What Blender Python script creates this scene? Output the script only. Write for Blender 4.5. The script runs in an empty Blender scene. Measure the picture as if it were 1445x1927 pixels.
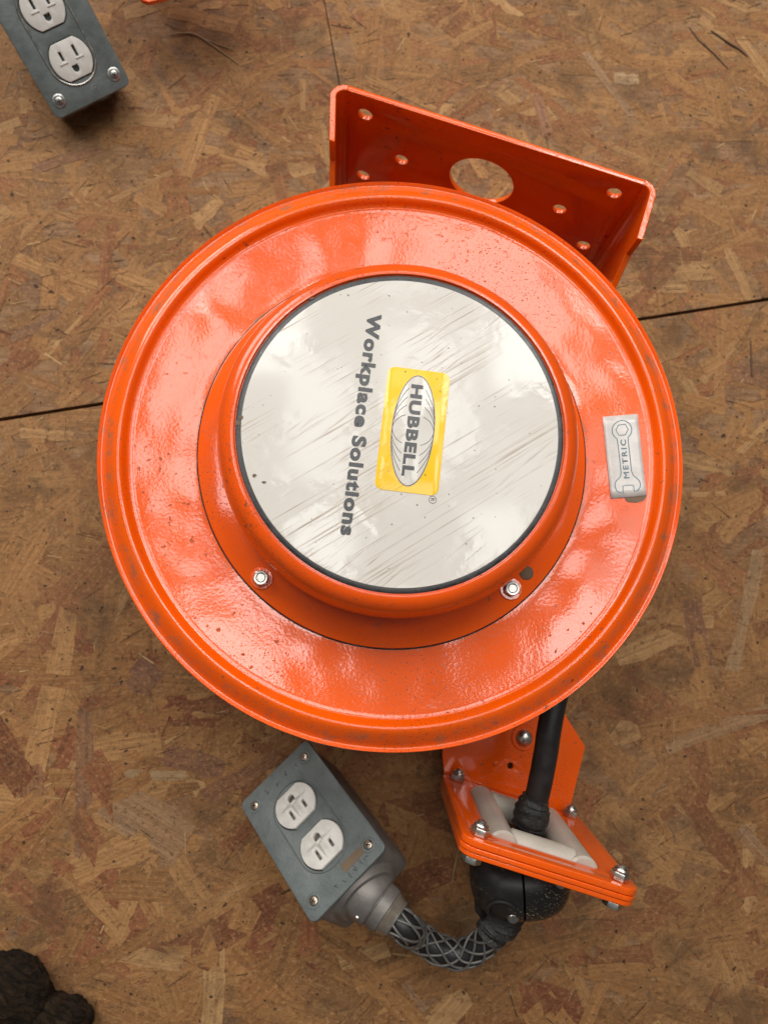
import bpy, bmesh, math, random
from mathutils import Vector, Matrix, noise, geometry
random.seed(7)
rad = math.radians
SC = bpy.context.scene
COL = SC.collection

# ------------------------------------------------------------------ camera
FPX, IW, IH = 1391.0, 1445.0, 1927.0            # focal length in photo pixels, photo size
NAD = (645.0, 1200.0)                           # where straight-down falls in the photo
HC = 0.62                                       # camera height over the floor, metres
_d = Vector(((NAD[0]-IW/2)/FPX, -(NAD[1]-IH/2)/FPX, -1)).normalized()
_z = -_d
_x = Vector((1, 0, 0)); _x = (_x - _x.dot(_z)*_z).normalized()
_y = _z.cross(_x)
RW = Matrix((_x, _y, _z))                       # camera space -> world
cam_d = bpy.data.cameras.new('camera'); cam = bpy.data.objects.new('camera', cam_d); COL.objects.link(cam)
cam_d.sensor_fit = 'VERTICAL'; cam_d.sensor_height = 36; cam_d.lens = FPX/IH*36
cam_d.clip_start = 0.02; cam_d.clip_end = 60
cam_d.dof.use_dof = True; cam_d.dof.focus_distance = 0.445; cam_d.dof.aperture_fstop = 9.0
cam.matrix_world = Matrix.Translation((0, 0, HC)) @ RW.to_4x4()
SC.camera = cam

def P(px, py, h):                               # photo pixel -> point on the level h above the floor
    d = RW @ Vector(((px-IW/2)/FPX, -(py-IH/2)/FPX, -1))
    return Vector((0, 0, HC)) + d*((h-HC)/d.z)

# ------------------------------------------------------------------ world, lamps, exposure
w = bpy.data.worlds.new('World'); SC.world = w; w.use_nodes = True
bg = w.node_tree.nodes['Background']
bg.inputs[0].default_value = (1.0, 0.97, 0.93, 1); bg.inputs[1].default_value = 0.09

def area(name, loc, sx, sy, radiance, color=(1, 0.98, 0.95), target=None):
    l = bpy.data.lights.new(name, 'AREA'); l.shape = 'RECTANGLE'; l.size = sx; l.size_y = sy
    l.energy = radiance*math.pi*sx*sy; l.color = color
    o = bpy.data.objects.new(name, l); COL.objects.link(o); o.location = loc
    if target is not None:
        o.rotation_euler = (Vector(target)-Vector(loc)).to_track_quat('-Z', 'Y').to_euler()
    return o
# roof-light panes over the work floor, with the frame bars between them left dark
for nm, x, y, sx, sy, L in (
        ('ceiling_pane', -0.45, 1.18, 0.50, 0.52, 12.0),
        ('ceiling_pane', 0.85, 1.25, 0.60, 0.80, 11.0),
        ('ceiling_pane', -0.10, 0.24, 0.22, 0.28, 9.0),
        ('ceiling_pane', 0.54, 0.24, 0.24, 0.30, 8.5),
        ('ceiling_pane', -0.95, 0.50, 0.34, 0.56, 6.5),
        ('ceiling_pane', 0.30, 0.82, 0.34, 0.56, 6.5),
        ('ceiling_pane', -0.12, 0.72, 0.24, 0.46, 6.5),
        ('ceiling_pane', 0.17, -0.04, 0.40, 0.20, 5.0),
        ('ceiling_pane', 0.20, 2.05, 1.80, 0.50, 4.0),
        ('ceiling_pane', 1.25, 0.42, 0.44, 0.60, 2.6),
        ('ceiling_pane', -0.62, 0.55, 0.20, 0.70, 2.4),
        ('ceiling_pane', 0.72, 0.52, 0.40, 0.30, 2.6),
        ('ceiling_pane', 0.18, 1.45, 0.34, 0.34, 2.6)):
    area(nm, (x, y, 2.2), sx, sy, L)
area('window_light', (-1.9, 2.6, 1.7), 1.8, 1.6, 6.0, (1, 0.98, 0.94), (0.0, 0.2, 0.1))
vs = SC.view_settings
vs.view_transform = 'Standard'; vs.look = 'None'; vs.exposure = 0.15; vs.gamma = 1.0; vs.use_curve_mapping = False
SC.display_settings.display_device = 'sRGB'

# ------------------------------------------------------------------ helpers
WM = {}
def link(name, me, mat=None, parent=None, M=None, label=None, cat=None, group=None, kind=None):
    o = bpy.data.objects.new(name, me); COL.objects.link(o)
    M = M or Matrix.Identity(4); WM[o.name] = M
    if parent is not None:
        o.parent = parent; o.matrix_basis = WM[parent.name].inverted() @ M
    else:
        o.matrix_basis = M
    if mat is not None and me is not None:
        if not me.materials: me.materials.append(mat)
    if label: o['label'] = label
    if cat: o['category'] = cat
    if group: o['group'] = group
    if kind: o['kind'] = kind
    return o
def empty(name, loc, label, cat, group=None, M=None):
    return link(name, None, None, None, M or Matrix.Translation(Vector(loc)), label, cat, group)
def mesh(verts, faces, smooth=True, ang=35):
    me = bpy.data.meshes.new('m'); me.from_pydata([tuple(v) for v in verts], [], faces); me.update()
    if smooth: me.shade_smooth(); me.set_sharp_from_angle(angle=rad(ang))
    return me
def fixn(me):
    bm = bmesh.new(); bm.from_mesh(me); bmesh.ops.recalc_face_normals(bm, faces=bm.faces); bm.to_mesh(me); bm.free(); return me
def lathe(prof, seg=128, closed=False, zfun=None, ang=35):
    V, F = [], []
    n = len(prof)
    for i in range(seg):
        a = 2*math.pi*i/seg; c, s = math.cos(a), math.sin(a)
        for r, z in prof:
            V.append((r*c, r*s, z + (zfun(r*c, r*s, r) if zfun else 0)))
    for i in range(seg):
        j = (i+1) % seg
        for k in range(n if closed else n-1):
            k2 = (k+1) % n
            F.append((i*n+k, j*n+k, j*n+k2, i*n+k2))
    me = mesh(V, F, True, ang)
    bm = bmesh.new(); bm.from_mesh(me); bmesh.ops.remove_doubles(bm, verts=bm.verts, dist=1e-7)
    bmesh.ops.recalc_face_normals(bm, faces=bm.faces); bm.to_mesh(me); bm.free()
    me.shade_smooth(); me.set_sharp_from_angle(angle=rad(ang))
    return me
def frames(pts):
    T = []
    for i in range(len(pts)):
        a = pts[max(i-1, 0)]; b = pts[min(i+1, len(pts)-1)]; T.append((b-a).normalized())
    ref = Vector((0, 0, 1)) if abs(T[0].z) < .9 else Vector((1, 0, 0))
    N = [(ref - ref.dot(T[0])*T[0]).normalized()]
    for i in range(1, len(pts)):
        q = N[-1] - N[-1].dot(T[i])*T[i]; N.append(q.normalized())
    return T, N
def tube(pts, r, seg=20, caps=True):
    pts = [Vector(p) for p in pts]; T, N = frames(pts); V, F = [], []
    for i, p in enumerate(pts):
        B = T[i].cross(N[i]); ri = r[i] if isinstance(r, (list, tuple)) else r
        for k in range(seg):
            a = 2*math.pi*k/seg; V.append(p + (N[i]*math.cos(a)+B*math.sin(a))*ri)
    for i in range(len(pts)-1):
        for k in range(seg):
            k2 = (k+1) % seg; F.append((i*seg+k, i*seg+k2, (i+1)*seg+k2, (i+1)*seg+k))
    if caps:
        F.append(tuple(range(seg))[::-1]); F.append(tuple((len(pts)-1)*seg+k for k in range(seg)))
    return mesh(V, F, True, 50)
def spline(ctrl, n=12):
    c = [Vector(p) for p in ctrl]; out = []
    for i in range(len(c)-1):
        p0 = c[max(i-1, 0)]; p1 = c[i]; p2 = c[i+1]; p3 = c[min(i+2, len(c)-1)]
        for k in range(n):
            t = k/n
            out.append(0.5*((2*p1)+(p2-p0)*t+(2*p0-5*p1+4*p2-p3)*t*t+(3*p1-p0-3*p2+p3)*t**3))
    out.append(c[-1]); return out
def rrect(w_, h_, r, n=6, cx=0, cy=0):
    o = []
    for sx, sy, a0 in ((1, 1, 0), (-1, 1, 90), (-1, -1, 180), (1, -1, 270)):
        for k in range(n+1):
            a = rad(a0+90*k/n); o.append((cx+sx*(w_/2-r)+r*math.cos(a), cy+sy*(h_/2-r)+r*math.sin(a)))
    return o
def circ(cx, cy, r, n=24, ry=None):
    return [(cx+r*math.cos(2*math.pi*k/n), cy+(ry or r)*math.sin(2*math.pi*k/n)) for k in range(n)]
def plate(outline, holes=(), th=0.003, bev=0.0005, res=2):
    cu = bpy.data.curves.new('c', 'CURVE'); cu.dimensions = '2D'; cu.fill_mode = 'BOTH'
    for loop in [outline]+list(holes):
        s = cu.splines.new('POLY'); s.points.add(len(loop)-1); s.use_cyclic_u = True
        for p, q in zip(s.points, loop): p.co = (q[0], q[1], 0, 1)
    cu.extrude = max(th/2-bev, 0); cu.bevel_depth = bev; cu.bevel_resolution = res; cu.offset = -bev
    o = bpy.data.objects.new('c', cu); COL.objects.link(o)
    dg = bpy.context.evaluated_depsgraph_get(); me = bpy.data.meshes.new_from_object(o.evaluated_get(dg))
    bpy.data.objects.remove(o); bpy.data.curves.remove(cu); me.materials.clear()
    bm = bmesh.new(); bm.from_mesh(me); bmesh.ops.remove_doubles(bm, verts=bm.verts, dist=1e-6)
    bmesh.ops.recalc_face_normals(bm, faces=bm.faces); bm.to_mesh(me); bm.free()
    me.shade_smooth(); me.set_sharp_from_angle(angle=rad(30)); return me
def text_mesh(s, width, height, bold=0.0, space=1.0, depth=0.00004):
    cu = bpy.data.curves.new('t', 'FONT'); cu.body = s; cu.align_x = 'CENTER'; cu.offset = bold; cu.space_character = space
    cu.resolution_u = 4
    o = bpy.data.objects.new('t', cu); COL.objects.link(o)
    dg = bpy.context.evaluated_depsgraph_get(); me = bpy.data.meshes.new_from_object(o.evaluated_get(dg))
    bpy.data.objects.remove(o); bpy.data.curves.remove(cu); me.materials.clear()
    xs = [v.co.x for v in me.vertices]; ys = [v.co.y for v in me.vertices]
    cx = (min(xs)+max(xs))/2; sx = width/(max(xs)-min(xs))
    base = 0.0; sy = height/(max(ys)-base) if height else sx
    for v in me.vertices: v.co = ((v.co.x-cx)*sx, (v.co.y-base)*sy, 0)
    return me
def heavy(me, d):
    return join([(me, T(x*d, y*d, k*8e-6)) for k, (x, y) in enumerate(((0, 0), (1, .6), (-1, .6), (1, -.6), (-1, -.6), (0, .8), (0, -.8)))])
def ribbon(pts, wd, cyclic=False):
    p = [Vector((q[0], q[1], 0)) for q in pts]; n = len(p); V, F = [], []
    for i in range(n):
        a = p[(i-1) % n] if cyclic else p[max(i-1, 0)]; b = p[(i+1) % n] if cyclic else p[min(i+1, n-1)]
        t = (b-a).normalized(); nn = Vector((-t.y, t.x, 0)); V += [p[i]+nn*wd/2, p[i]-nn*wd/2]
    for i in range(n if cyclic else n-1):
        j = (i+1) % n; F.append((2*i, 2*i+1, 2*j+1, 2*j))
    return mesh(V, F, False)
def join(meshes):
    bm = bmesh.new()
    for m, M in meshes:
        m2 = m.copy(); m2.transform(M); bm.from_mesh(m2); bpy.data.meshes.remove(m2)
    me = bpy.data.meshes.new('j'); bm.to_mesh(me); bm.free()
    me.shade_smooth(); me.set_sharp_from_angle(angle=rad(35)); return me
def basis(o, x, y, z):
    return Matrix(((x.x, y.x, z.x, o.x), (x.y, y.y, z.y, o.y), (x.z, y.z, z.z, o.z), (0, 0, 0, 1)))
def T(x, y, z): return Matrix.Translation((x, y, z))

# ------------------------------------------------------------------ materials
class NT:
    def __init__(s, name):
        s.m = bpy.data.materials.new(name); s.m.use_nodes = True; s.t = s.m.node_tree
        s.b = s.t.nodes['Principled BSDF']
    def n(s, typ, props=None, **inp):
        nd = s.t.nodes.new('ShaderNode'+typ)
        for k, v in (props or {}).items(): setattr(nd, k, v)
        for k, v in inp.items():
            key = int(k[1:]) if k[0] == 'i' and k[1:].isdigit() else k.replace('_', ' ')
            s.set(nd.inputs[key], v)
        return nd
    def set(s, sock, v):
        if hasattr(v, 'outputs'): s.t.links.new(v.outputs[0], sock)
        elif hasattr(v, 'is_output'): s.t.links.new(v, sock)
        else:
            if sock.type == 'RGBA' and len(v) == 3: v = tuple(v)+(1,)
            sock.default_value = v
    def p(s, **inp):
        for k, v in inp.items(): s.set(s.b.inputs[k.replace('_', ' ')], v)
    def obj(s): return s.n('TexCoord').outputs['Object']
    def noise(s, vec, scale, detail=2.0, rough=.5, dist=0.0):
        return s.n('TexNoise', Vector=vec, Scale=float(scale), Detail=float(detail), Roughness=float(rough), Distortion=float(dist))
    def ramp(s, fac, a, b, ca=0.0, cb=1.0):
        return s.n('MapRange', {'interpolation_type': 'SMOOTHSTEP'}, Value=fac, From_Min=a, From_Max=b, To_Min=ca, To_Max=cb)
    def math(s, op, a, b=0.0): return s.n('Math', {'operation': op}, i0=a, i1=b)
    def mix(s, fac, a, b, blend='MIX'):
        nd = s.t.nodes.new('ShaderNodeMix'); nd.data_type = 'RGBA'; nd.blend_type = blend
        s.set(nd.inputs[0], fac); s.set(nd.inputs[6], a); s.set(nd.inputs[7], b)
        return nd.outputs[2]
    def map(s, vec, scale=(1, 1, 1), rot=(0, 0, 0)):
        return s.n('Mapping', Vector=vec, Scale=scale, Rotation=rot)
    def bump(s, h, strength, dist=0.001, normal=None):
        nd = s.n('Bump', Height=h, Strength=strength, Distance=dist)
        if normal is not None: s.set(nd.inputs['Normal'], normal)
        return nd

def paint(name, base, grime=0.0, peel=0.13, dust=0.35, rgh=0.10):
    g = NT(name); v = g.obj()
    peelh = g.noise(v, 520, 1.5, .5)
    wav = g.noise(v, 20, 1.0)
    b1 = g.bump(wav, 0.22, 0.003)
    b2 = g.bump(peelh, peel, 0.00035, b1)
    big = g.ramp(g.noise(v, 14, 3), .35, .7)
    sp = g.ramp(g.noise(v, 900, 1.0), .625, .69)
    speck = g.math('MULTIPLY', sp, g.ramp(g.noise(v, 9, 2), .38, .68, .1, 1))
    sp2 = g.ramp(g.noise(v, 260, 2.0), .66, .71)
    allsp = g.math('MAXIMUM', speck, g.math('MULTIPLY', sp2, big))
    tone = g.mix(g.ramp(g.noise(v, 11, 2), .3, .7), base, tuple(c*.86 for c in base))
    film = g.math('MULTIPLY', g.ramp(g.noise(v, 45, 5, .65), .45, .8), dust*.35)
    c = g.mix(film, tone, (.50, .20, .10))
    c = g.mix(g.math('MULTIPLY', allsp, .75), c, (.10, .06, .035))
    if grime:
        xyz = g.n('SeparateXYZ', Vector=v)
        r = g.math('SQRT', g.math('ADD', g.math('MULTIPLY', xyz.outputs[0], xyz.outputs[0]), g.math('MULTIPLY', xyz.outputs[1], xyz.outputs[1])))
        band = g.math('MAXIMUM', g.math('MULTIPLY', g.ramp(r, .1735, .1775), g.ramp(r, .186, .181)), g.math('MULTIPLY', g.ramp(r, .122, .1238), g.ramp(r, .1275, .1245)))
        gm = g.math('MULTIPLY', band, g.ramp(g.noise(v, 60, 6, .7), .47, .68))
        c = g.mix(g.math('MULTIPLY', gm, grime), c, (.24, .13, .07))
    g.p(Base_Color=c, Roughness=g.math('ADD', g.math('MULTIPLY', film, .6), .32), Coat_Weight=g.math('SUBTRACT', 1.0, allsp), Coat_IOR=1.55,
        Coat_Roughness=g.math('ADD', g.math('MULTIPLY', allsp, .5), rgh), Specular_IOR_Level=0.05)
    g.set(g.b.inputs['Normal'], b2); g.set(g.b.inputs['Coat Normal'], b2)
    return g.m
ORANGE = (.95, .114, .0015)
M_disc = paint('orange_paint_dish', ORANGE, grime=.8)
M_or = paint('orange_paint', ORANGE, peel=.12)
M_hub = paint('orange_plastic_cap', (.88, .096, .002), peel=.06, dust=.15, rgh=.16)

def simple(name, col, rough=.5, metal=0.0, bump=0.0, bscale=300, var=.15, vscale=40, coat=0.0, spec=.5):
    g = NT(name); v = g.obj()
    c = g.mix(g.ramp(g.noise(v, vscale, 4, .6), .3, .7), tuple(x*(1-var) for x in col), tuple(min(1, x*(1+var)) for x in col))
    g.p(Base_Color=c, Roughness=g.ramp(g.noise(v, vscale*2, 3), .2, .8, rough*.8, min(1, rough*1.2)), Metallic=metal, Coat_Weight=coat, Specular_IOR_Level=spec)
    if bump: g.set(g.b.inputs['Normal'], g.bump(g.noise(v, bscale, 4, .6), bump, .0006))
    return g.m
M_steel = simple('zinc_steel', (.55, .54, .50), .32, 1.0, .15, 500, .2, 120)
M_dark = simple('dark_recess', (.012, .010, .009), .8)
M_grey = simple('grey_cast_paint', (.115, .132, .127), .44, 0.0, .45, 330, .14, 75)
M_cast = simple('bare_cast_aluminium', (.20, .182, .165), .5, .35, .35, 220, .2, 40)
M_rubber = simple('black_rubber_cable', (.016, .015, .015), .46, 0, .15, 400, .3, 60)
M_white = simple('white_receptacle_nylon', (.64, .61, .56), .38, 0, .1, 300, .08, 120)
M_nylon = simple('white_nylon_roller', (.50, .45, .38), .36, 0, .1, 300, .11, 50)
M_ink = simple('black_print', (.022, .023, .026), .28, 0, 0, 1, .3, 200)
M_blue = simple('blue_grey_print', (.08, .15, .19), .4)
M_ring = simple('black_print_band', (.018, .018, .018), .30, 0, .1, 200, .6, 90)
M_clear = simple('clear_bushing', (.22, .185, .145), .22, .3, .2, 300, .15, 90, .6)
M_wire = simple('grey_grip_wire', (.15, .142, .130), .45, .25, .2, 400)
M_copper = simple('copper_wire', (.70, .33, .14), .3, 1.0)
M_brassy = simple('bronze_screw', (.42, .34, .27), .33, 1.0, .2, 300)

def tape_mat():
    g = NT('black_tape'); v = g.obj()
    n1 = g.noise(v, 90, 6, .7); c = g.mix(g.ramp(n1, .45, .75), (.014, .013, .013), (.07, .06, .05))
    g.p(Base_Color=c, Roughness=.5); g.set(g.b.inputs['Normal'], g.bump(n1, .8, .003)); return g.m
M_tape = tape_mat()
def ball_mat():
    g = NT('dusty_black_rubber'); v = g.obj()
    s = g.ramp(g.noise(v, 800, 1), .62, .70); m = g.ramp(g.noise(v, 30, 3), .4, .62)
    c = g.mix(g.math('MULTIPLY', s, m), (.016, .014, .013), (.36, .29, .19))
    c = g.mix(g.math('MULTIPLY', g.ramp(g.noise(v, 60, 4), .5, .8), .3), c, (.10, .07, .05))
    g.p(Base_Color=c, Roughness=.42); g.set(g.b.inputs['Normal'], g.bump(g.noise(v, 300, 3), .15, .0006)); return g.m
M_ball = ball_mat()

def label_mat(name, base, dirt=1.0):
    g = NT(name); v = g.obj()
    def scr(rot, sc, lo, hi):
        mp = g.map(g.map(v, (1, 1, 1), (0, 0, rot)), sc); return g.ramp(g.noise(mp, 1.0, 3, .6), lo, hi)
    area_ = g.ramp(g.noise(v, 22, 3), .40, .62)
    a = g.math('MULTIPLY', scr(rad(52), (9, 700, 1), .55, .64), area_)
    b = g.math('MULTIPLY', scr(rad(44), (14, 520, 1), .58, .66), g.ramp(g.noise(v, 17, 2), .48, .66))
    s = g.math('MAXIMUM', a, b)
    sp = g.ramp(g.noise(v, 330, 1), .75, .775)
    c = g.mix(g.math('MULTIPLY', s, .7*dirt), base, (.27, .18, .10))
    c = g.mix(g.math('MULTIPLY', sp, .8), c, (.08, .06, .05))
    c = g.mix(g.math('MULTIPLY', g.ramp(g.noise(v, 30, 5, .65), .5, .9), .18*dirt), c, (.42, .32, .22))
    rip = g.noise(v, 110, 3, .55); patch = g.ramp(g.noise(v, 30, 2), .45, .6)
    h = g.math('MULTIPLY', rip, patch)
    g.p(Base_Color=c, Roughness=.4, Coat_Weight=.65, Coat_Roughness=g.math('ADD', g.math('MULTIPLY', s, .3), .10), Specular_IOR_Level=.2)
    nn = g.bump(h, .16, .0012); g.set(g.b.inputs['Coat Normal'], nn); g.set(g.b.inputs['Normal'], nn)
    return g.m
M_label = label_mat('white_label_film', (.64, .60, .54))
M_yel = label_mat('yellow_label_print', (.92, .56, .002), .35)
M_oval = label_mat('white_oval_print', (.64, .60, .54), .5)
M_stick = simple('worn_white_sticker', (.60, .58, .54), .4, 0, .3, 260, .12, 90, .4)
M_rust = simple('dusty_glue_residue', (.16, .11, .07), .8, 0, .6, 400)

# ------------------------------------------------------------------ floor
def osb(name, strands):
    g = NT(name); v = g.obj()
    if strands:
        at = g.n('Attribute', {'attribute_name': 'tint'}); gr = g.n('Attribute', {'attribute_name': 'grain'})
        fib = g.noise(g.map(gr.outputs['Vector'], (14, 420, 1)), 1.0, 4, .65)
        base = at.outputs['Color']
    else:
        fib = g.noise(g.map(v, (20, 300, 1)), 1.0, 4, .65)
        base = g.mix(g.ramp(g.noise(v, 28, 5, .6), .3, .7), (.17, .085, .045), (.31, .18, .095))
    c = g.mix(g.ramp(fib, .25, .75), g.mix(1.0, base, (.66, .62, .58), 'MULTIPLY'), g.mix(1.0, base, (1.22, 1.23, 1.22), 'MULTIPLY'))
    mott = g.noise(v, 70, 8, .72, .6)
    c = g.mix(g.ramp(mott, .44, .62, 0, .40), c, (.31, .150, .056))
    wear = g.ramp(g.noise(v, 5, 4, .6), .40, .62)
    c = g.mix(g.math('MULTIPLY', wear, .34), c, (.285, .145, .058))
    fine = g.noise(v, 300, 6, .75)
    c = g.mix(g.ramp(fine, .50, .66, 0, .6), c, (.45, .255, .112))
    c = g.mix(g.ramp(g.noise(v, 210, 6, .75, .5), .53, .66, 0, .72), c, (.085, .036, .014))
    c = g.mix(g.ramp(g.noise(g.map(v, (60, 420, 1), (0, 0, .25)), 1.0, 4, .7), .54, .70, 0, .5), c, (.13, .065, .032))
    c = g.mix(g.ramp(g.noise(v, 12, 7, .7), .50, .66, 0, .6), c, (.105, .058, .028))
    c = g.mix(g.ramp(g.noise(v, 150, 1.5), .70, .735, 0, .85), c, (.03, .018, .010))
    g.p(Base_Color=c, Roughness=.72, Specular_IOR_Level=.25)
    h = g.math('ADD', g.math('MULTIPLY', fib, .5), g.math('MULTIPLY', fine, .6))
    g.set(g.b.inputs['Normal'], g.bump(g.math('ADD', h, g.math('MULTIPLY', mott, .8)), .9, .0016))
    return g.m
M_osb = osb('pressed_strands', True); M_board = osb('pressed_board', False)

floor = link('floor', mesh([(-3, -3, -.022), (3, -3, -.022), (3, 3, -.022), (-3, 3, -.022)], [(0, 1, 2, 3)], False),
             simple('dark_underlay', (.02, .014, .01), .9), None, None, 'brown pressed strand board floor with a dark open joint', 'floor', kind='structure')
s0 = P(0, 790, 0); s1 = P(1445, 563, 0); sd = (s1-s0).normalized(); sn = Vector((-sd.y, sd.x, 0))
j0 = P(610, 0, 0); j1 = P(640, 165, 0)
jd = (j1-j0).normalized(); jn = Vector((-jd.y, jd.x, 0))
if jn.x < 0: jn = -jn
def clip(poly, o, n):
    out = []
    for i in range(len(poly)):
        a, b = poly[i], poly[(i+1) % len(poly)]; da, db = (a-o).dot(n), (b-o).dot(n)
        if da >= 0: out.append(a)
        if (da >= 0) != (db >= 0): out.append(a+(b-a)*(da/(da-db)))
    return out
G1, G2 = .0016, .0005
planes = {'up_l': [(s0+sn*G1, sn), (j0-jn*G2, -jn)], 'up_r': [(s0+sn*G1, sn), (j0+jn*G2, jn)], 'low': [(s0-sn*G1, -sn)]}
boards = {}
for k, pl in planes.items():
    poly = [Vector(q+(0,)) for q in ((-2.2, -2.2), (2.2, -2.2), (2.2, 2.2), (-2.2, 2.2))]
    for o_, n_ in pl: poly = clip(poly, o_, n_)
    n = len(poly); V = [Vector((p.x, p.y, 0)) for p in poly]+[Vector((p.x, p.y, -.018)) for p in poly]
    F = [tuple(range(n)), tuple(range(2*n-1, n-1, -1))]+[(i, i+n, (i+1) % n+n, (i+1) % n) for i in range(n)]
    boards[k] = link('floor_board', fixn(mesh(V, F, False)), M_board, floor)
TINTS = [((.305, .146, .053), 6), ((.340, .175, .068), 4), ((.250, .112, .040), 4), ((.170, .055, .025), 2.6), ((.40, .230, .100), 1.6),
         ((.225, .106, .040), 3), ((.170, .083, .034), 1.4), ((.235, .083, .036), 2.6)]
data = {k: ([], [], [], []) for k in planes}
rg = random.Random(11)
def strand(cx, cy, L, W, ang, z0, tint):
    u = Vector((math.cos(ang), math.sin(ang), 0)); v_ = Vector((-u.y, u.x, 0)); c = Vector((cx, cy, 0))
    m = rg.randint(3, 5); pts = []
    for i in range(m+1): pts.append((-L/2+L*i/m+rg.uniform(-.04, .04)*L, -W/2*rg.uniform(.62, 1.12)))
    if rg.random() < .6: pts.append((L/2*rg.uniform(1.0, 1.16), rg.uniform(-.3, .3)*W))
    for i in range(m, -1, -1): pts.append((-L/2+L*i/m+rg.uniform(-.04, .04)*L, W/2*rg.uniform(.62, 1.12)))
    if rg.random() < .6: pts.append((-L/2*rg.uniform(1.0, 1.16), rg.uniform(-.3, .3)*W))
    poly = [c+u*a+v_*b for a, b in pts]
    key = 'low' if (c-s0).dot(sn) < 0 else ('up_r' if (c-j0).dot(jn) > 0 else 'up_l')
    for o_, n_ in planes[key]:
        poly = clip(poly, o_, n_)
        if len(poly) < 3: return
    V, F, TT, GR = data[key]; b0 = len(V); tx, ty = rg.uniform(-1, 1)*.0022, rg.uniform(-1, 1)*.006; off = rg.uniform(0, 40)
    for p in poly:
        q = p-c; V.append((p.x, p.y, max(.00002, z0+q.dot(u)*tx+q.dot(v_)*ty))); GR.append((q.dot(u)+off, q.dot(v_)+off*.37, off))
    F.append(tuple(range(b0, len(V)))); TT.append(tint)
pool = [t for t, wt in TINTS for _ in range(int(wt*10))]
cnt = 7500
for i in range(cnt):
    x = rg.uniform(-.80, .85); y = rg.uniform(-.70, .95)
    L = rg.uniform(.028, .085)*(1.45 if rg.random() < .2 else 1); W = rg.uniform(.007, .024)*(1.4 if rg.random() < .25 else 1)
    if y > .12: L *= .75; W *= .75
    else: L *= 1.15; W *= 1.15
    t = rg.choice(pool); f = rg.uniform(.93, 1.22)
    if y > .05: t = tuple(a_*.78+b_*.22 for a_, b_ in zip(t, (.295, .150, .060)))
    strand(x, y, L, W, rg.gauss(.1, .75) if rg.random() < .6 else rg.uniform(0, math.pi), .00005+.00030*i/cnt, tuple(q*f for q in t)+(1,))
for i in range(1500):                              # open slits along strand edges
    x = rg.uniform(-.6, .65); y = rg.uniform(-.55, .8)
    strand(x, y, rg.uniform(.004, .022), rg.uniform(.0003, .0010), rg.gauss(.1, .75), .00045, (.040, .018, .008, 1))
for i in range(700):                              # loose pale splinters
    x = rg.uniform(-.6, .65); y = rg.uniform(-.55, .8)
    strand(x, y, rg.uniform(.004, .018), rg.uniform(.0004, .0016), rg.gauss(.1, .8), .00047, (.46, .29, .14, 1))
# a few strands big enough to recognise
for (x0, y0), (x1, y1), wd, t in (((158, 1335), (160, 1610), 32, (.215, .105, .060)), ((385, 1505), (520, 1425), 34, (.20, .085, .050)),
        ((1425, 1040), (1378, 1260), 30, (.33, .215, .12)), ((1300, 1130), (1325, 1250), 46, (.165, .068, .048)), ((250, 1255), (290, 1290), 62, (.185, .085, .055)),
        ((60, 1440), (60, 1500), 56, (.25, .115, .055)), ((200, 1500), (350, 1590), 90, (.30, .18, .10)), ((1445, 1335), (1250, 1410), 32, (.33, .20, .11)),
        ((310, 1420), (420, 1450), 40, (.20, .09, .055)), ((240, 1455), (355, 1460), 18, (.36, .24, .13)), ((60, 320), (190, 280), 24, (.21, .10, .06)),
        ((1180, 880), (1270, 860), 30, (.36, .22, .12)), ((20, 640), (110, 590), 20, (.22, .115, .07)), ((1380, 700), (1445, 720), 40, (.22, .10, .06)),
        ((1100, 100), (1190, 220), 20, (.33, .21, .125)), ((1010, 180), (1030, 250), 26, (.29, .145, .09)), ((760, 1850), (800, 1900), 14, (.30, .18, .10)),
        ((1390, 1560), (1445, 1620), 30, (.30, .18, .10)), ((1155, 148), (1200, 150), 30, (.46, .33, .20))):
    a, b = P(x0, y0, 0), P(x1, y1, 0); c = (a+b)/2
    strand(c.x, c.y, (b-a).length, wd/2.25/1000, math.atan2(b.y-a.y, b.x-a.x), .00040, t+(1,))
for k, (V, F, TT, GR) in data.items():
    me = bpy.data.meshes.new('strands'); me.from_pydata(V, [], F); me.update()
    ca = me.attributes.new('tint', 'FLOAT_COLOR', 'FACE'); ca.data.foreach_set('color', [q for t in TT for q in t])
    ga = me.attributes.new('grain', 'FLOAT_VECTOR', 'POINT'); ga.data.foreach_set('vector', [q for t in GR for q in t])
    link('pressed_wood_strands', me, M_osb, boards[k], kind='stuff')

# ------------------------------------------------------------------ the cord reel
RC = Vector((.0326, .1185, 0))
reel = empty('cord_reel', RC, 'large orange cord reel with round white name label, lying on its side on the floor', 'cord reel')
MR = T(RC.x, RC.y, 0)
def dish_z(r):
    if r < .126: return .1612
    if r < .1675: return .1612+(r-.126)*.10
    return .16535
def wob(x, y, r):
    if r < .05 or r > .172: return 0
    k = min(1, (r-.05)/.05)*min(1, (.172-r)/.02)
    return k*.00055*noise.noise(Vector((x*22+3, y*22+1, 5)))+k*.0003*noise.noise(Vector((x*48, y*48, 9)))
dish = [(.03, .1612), (.06, .1612), (.09, .1612), (.11, .1612)]+[(r/1000, dish_z(r/1000)) for r in range(118, 168, 3)]
ridge = [(.1674, .1660), (.1681, .1672), (.1688, .1686), (.1696, .1698), (.1705, .1706), (.1714, .17085), (.1727, .1707), (.1743, .1700), (.1762, .1688), (.1782, .1674), (.1800, .1660), (.1815, .1648), (.1827, .1640), (.1833, .1638)]
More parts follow.
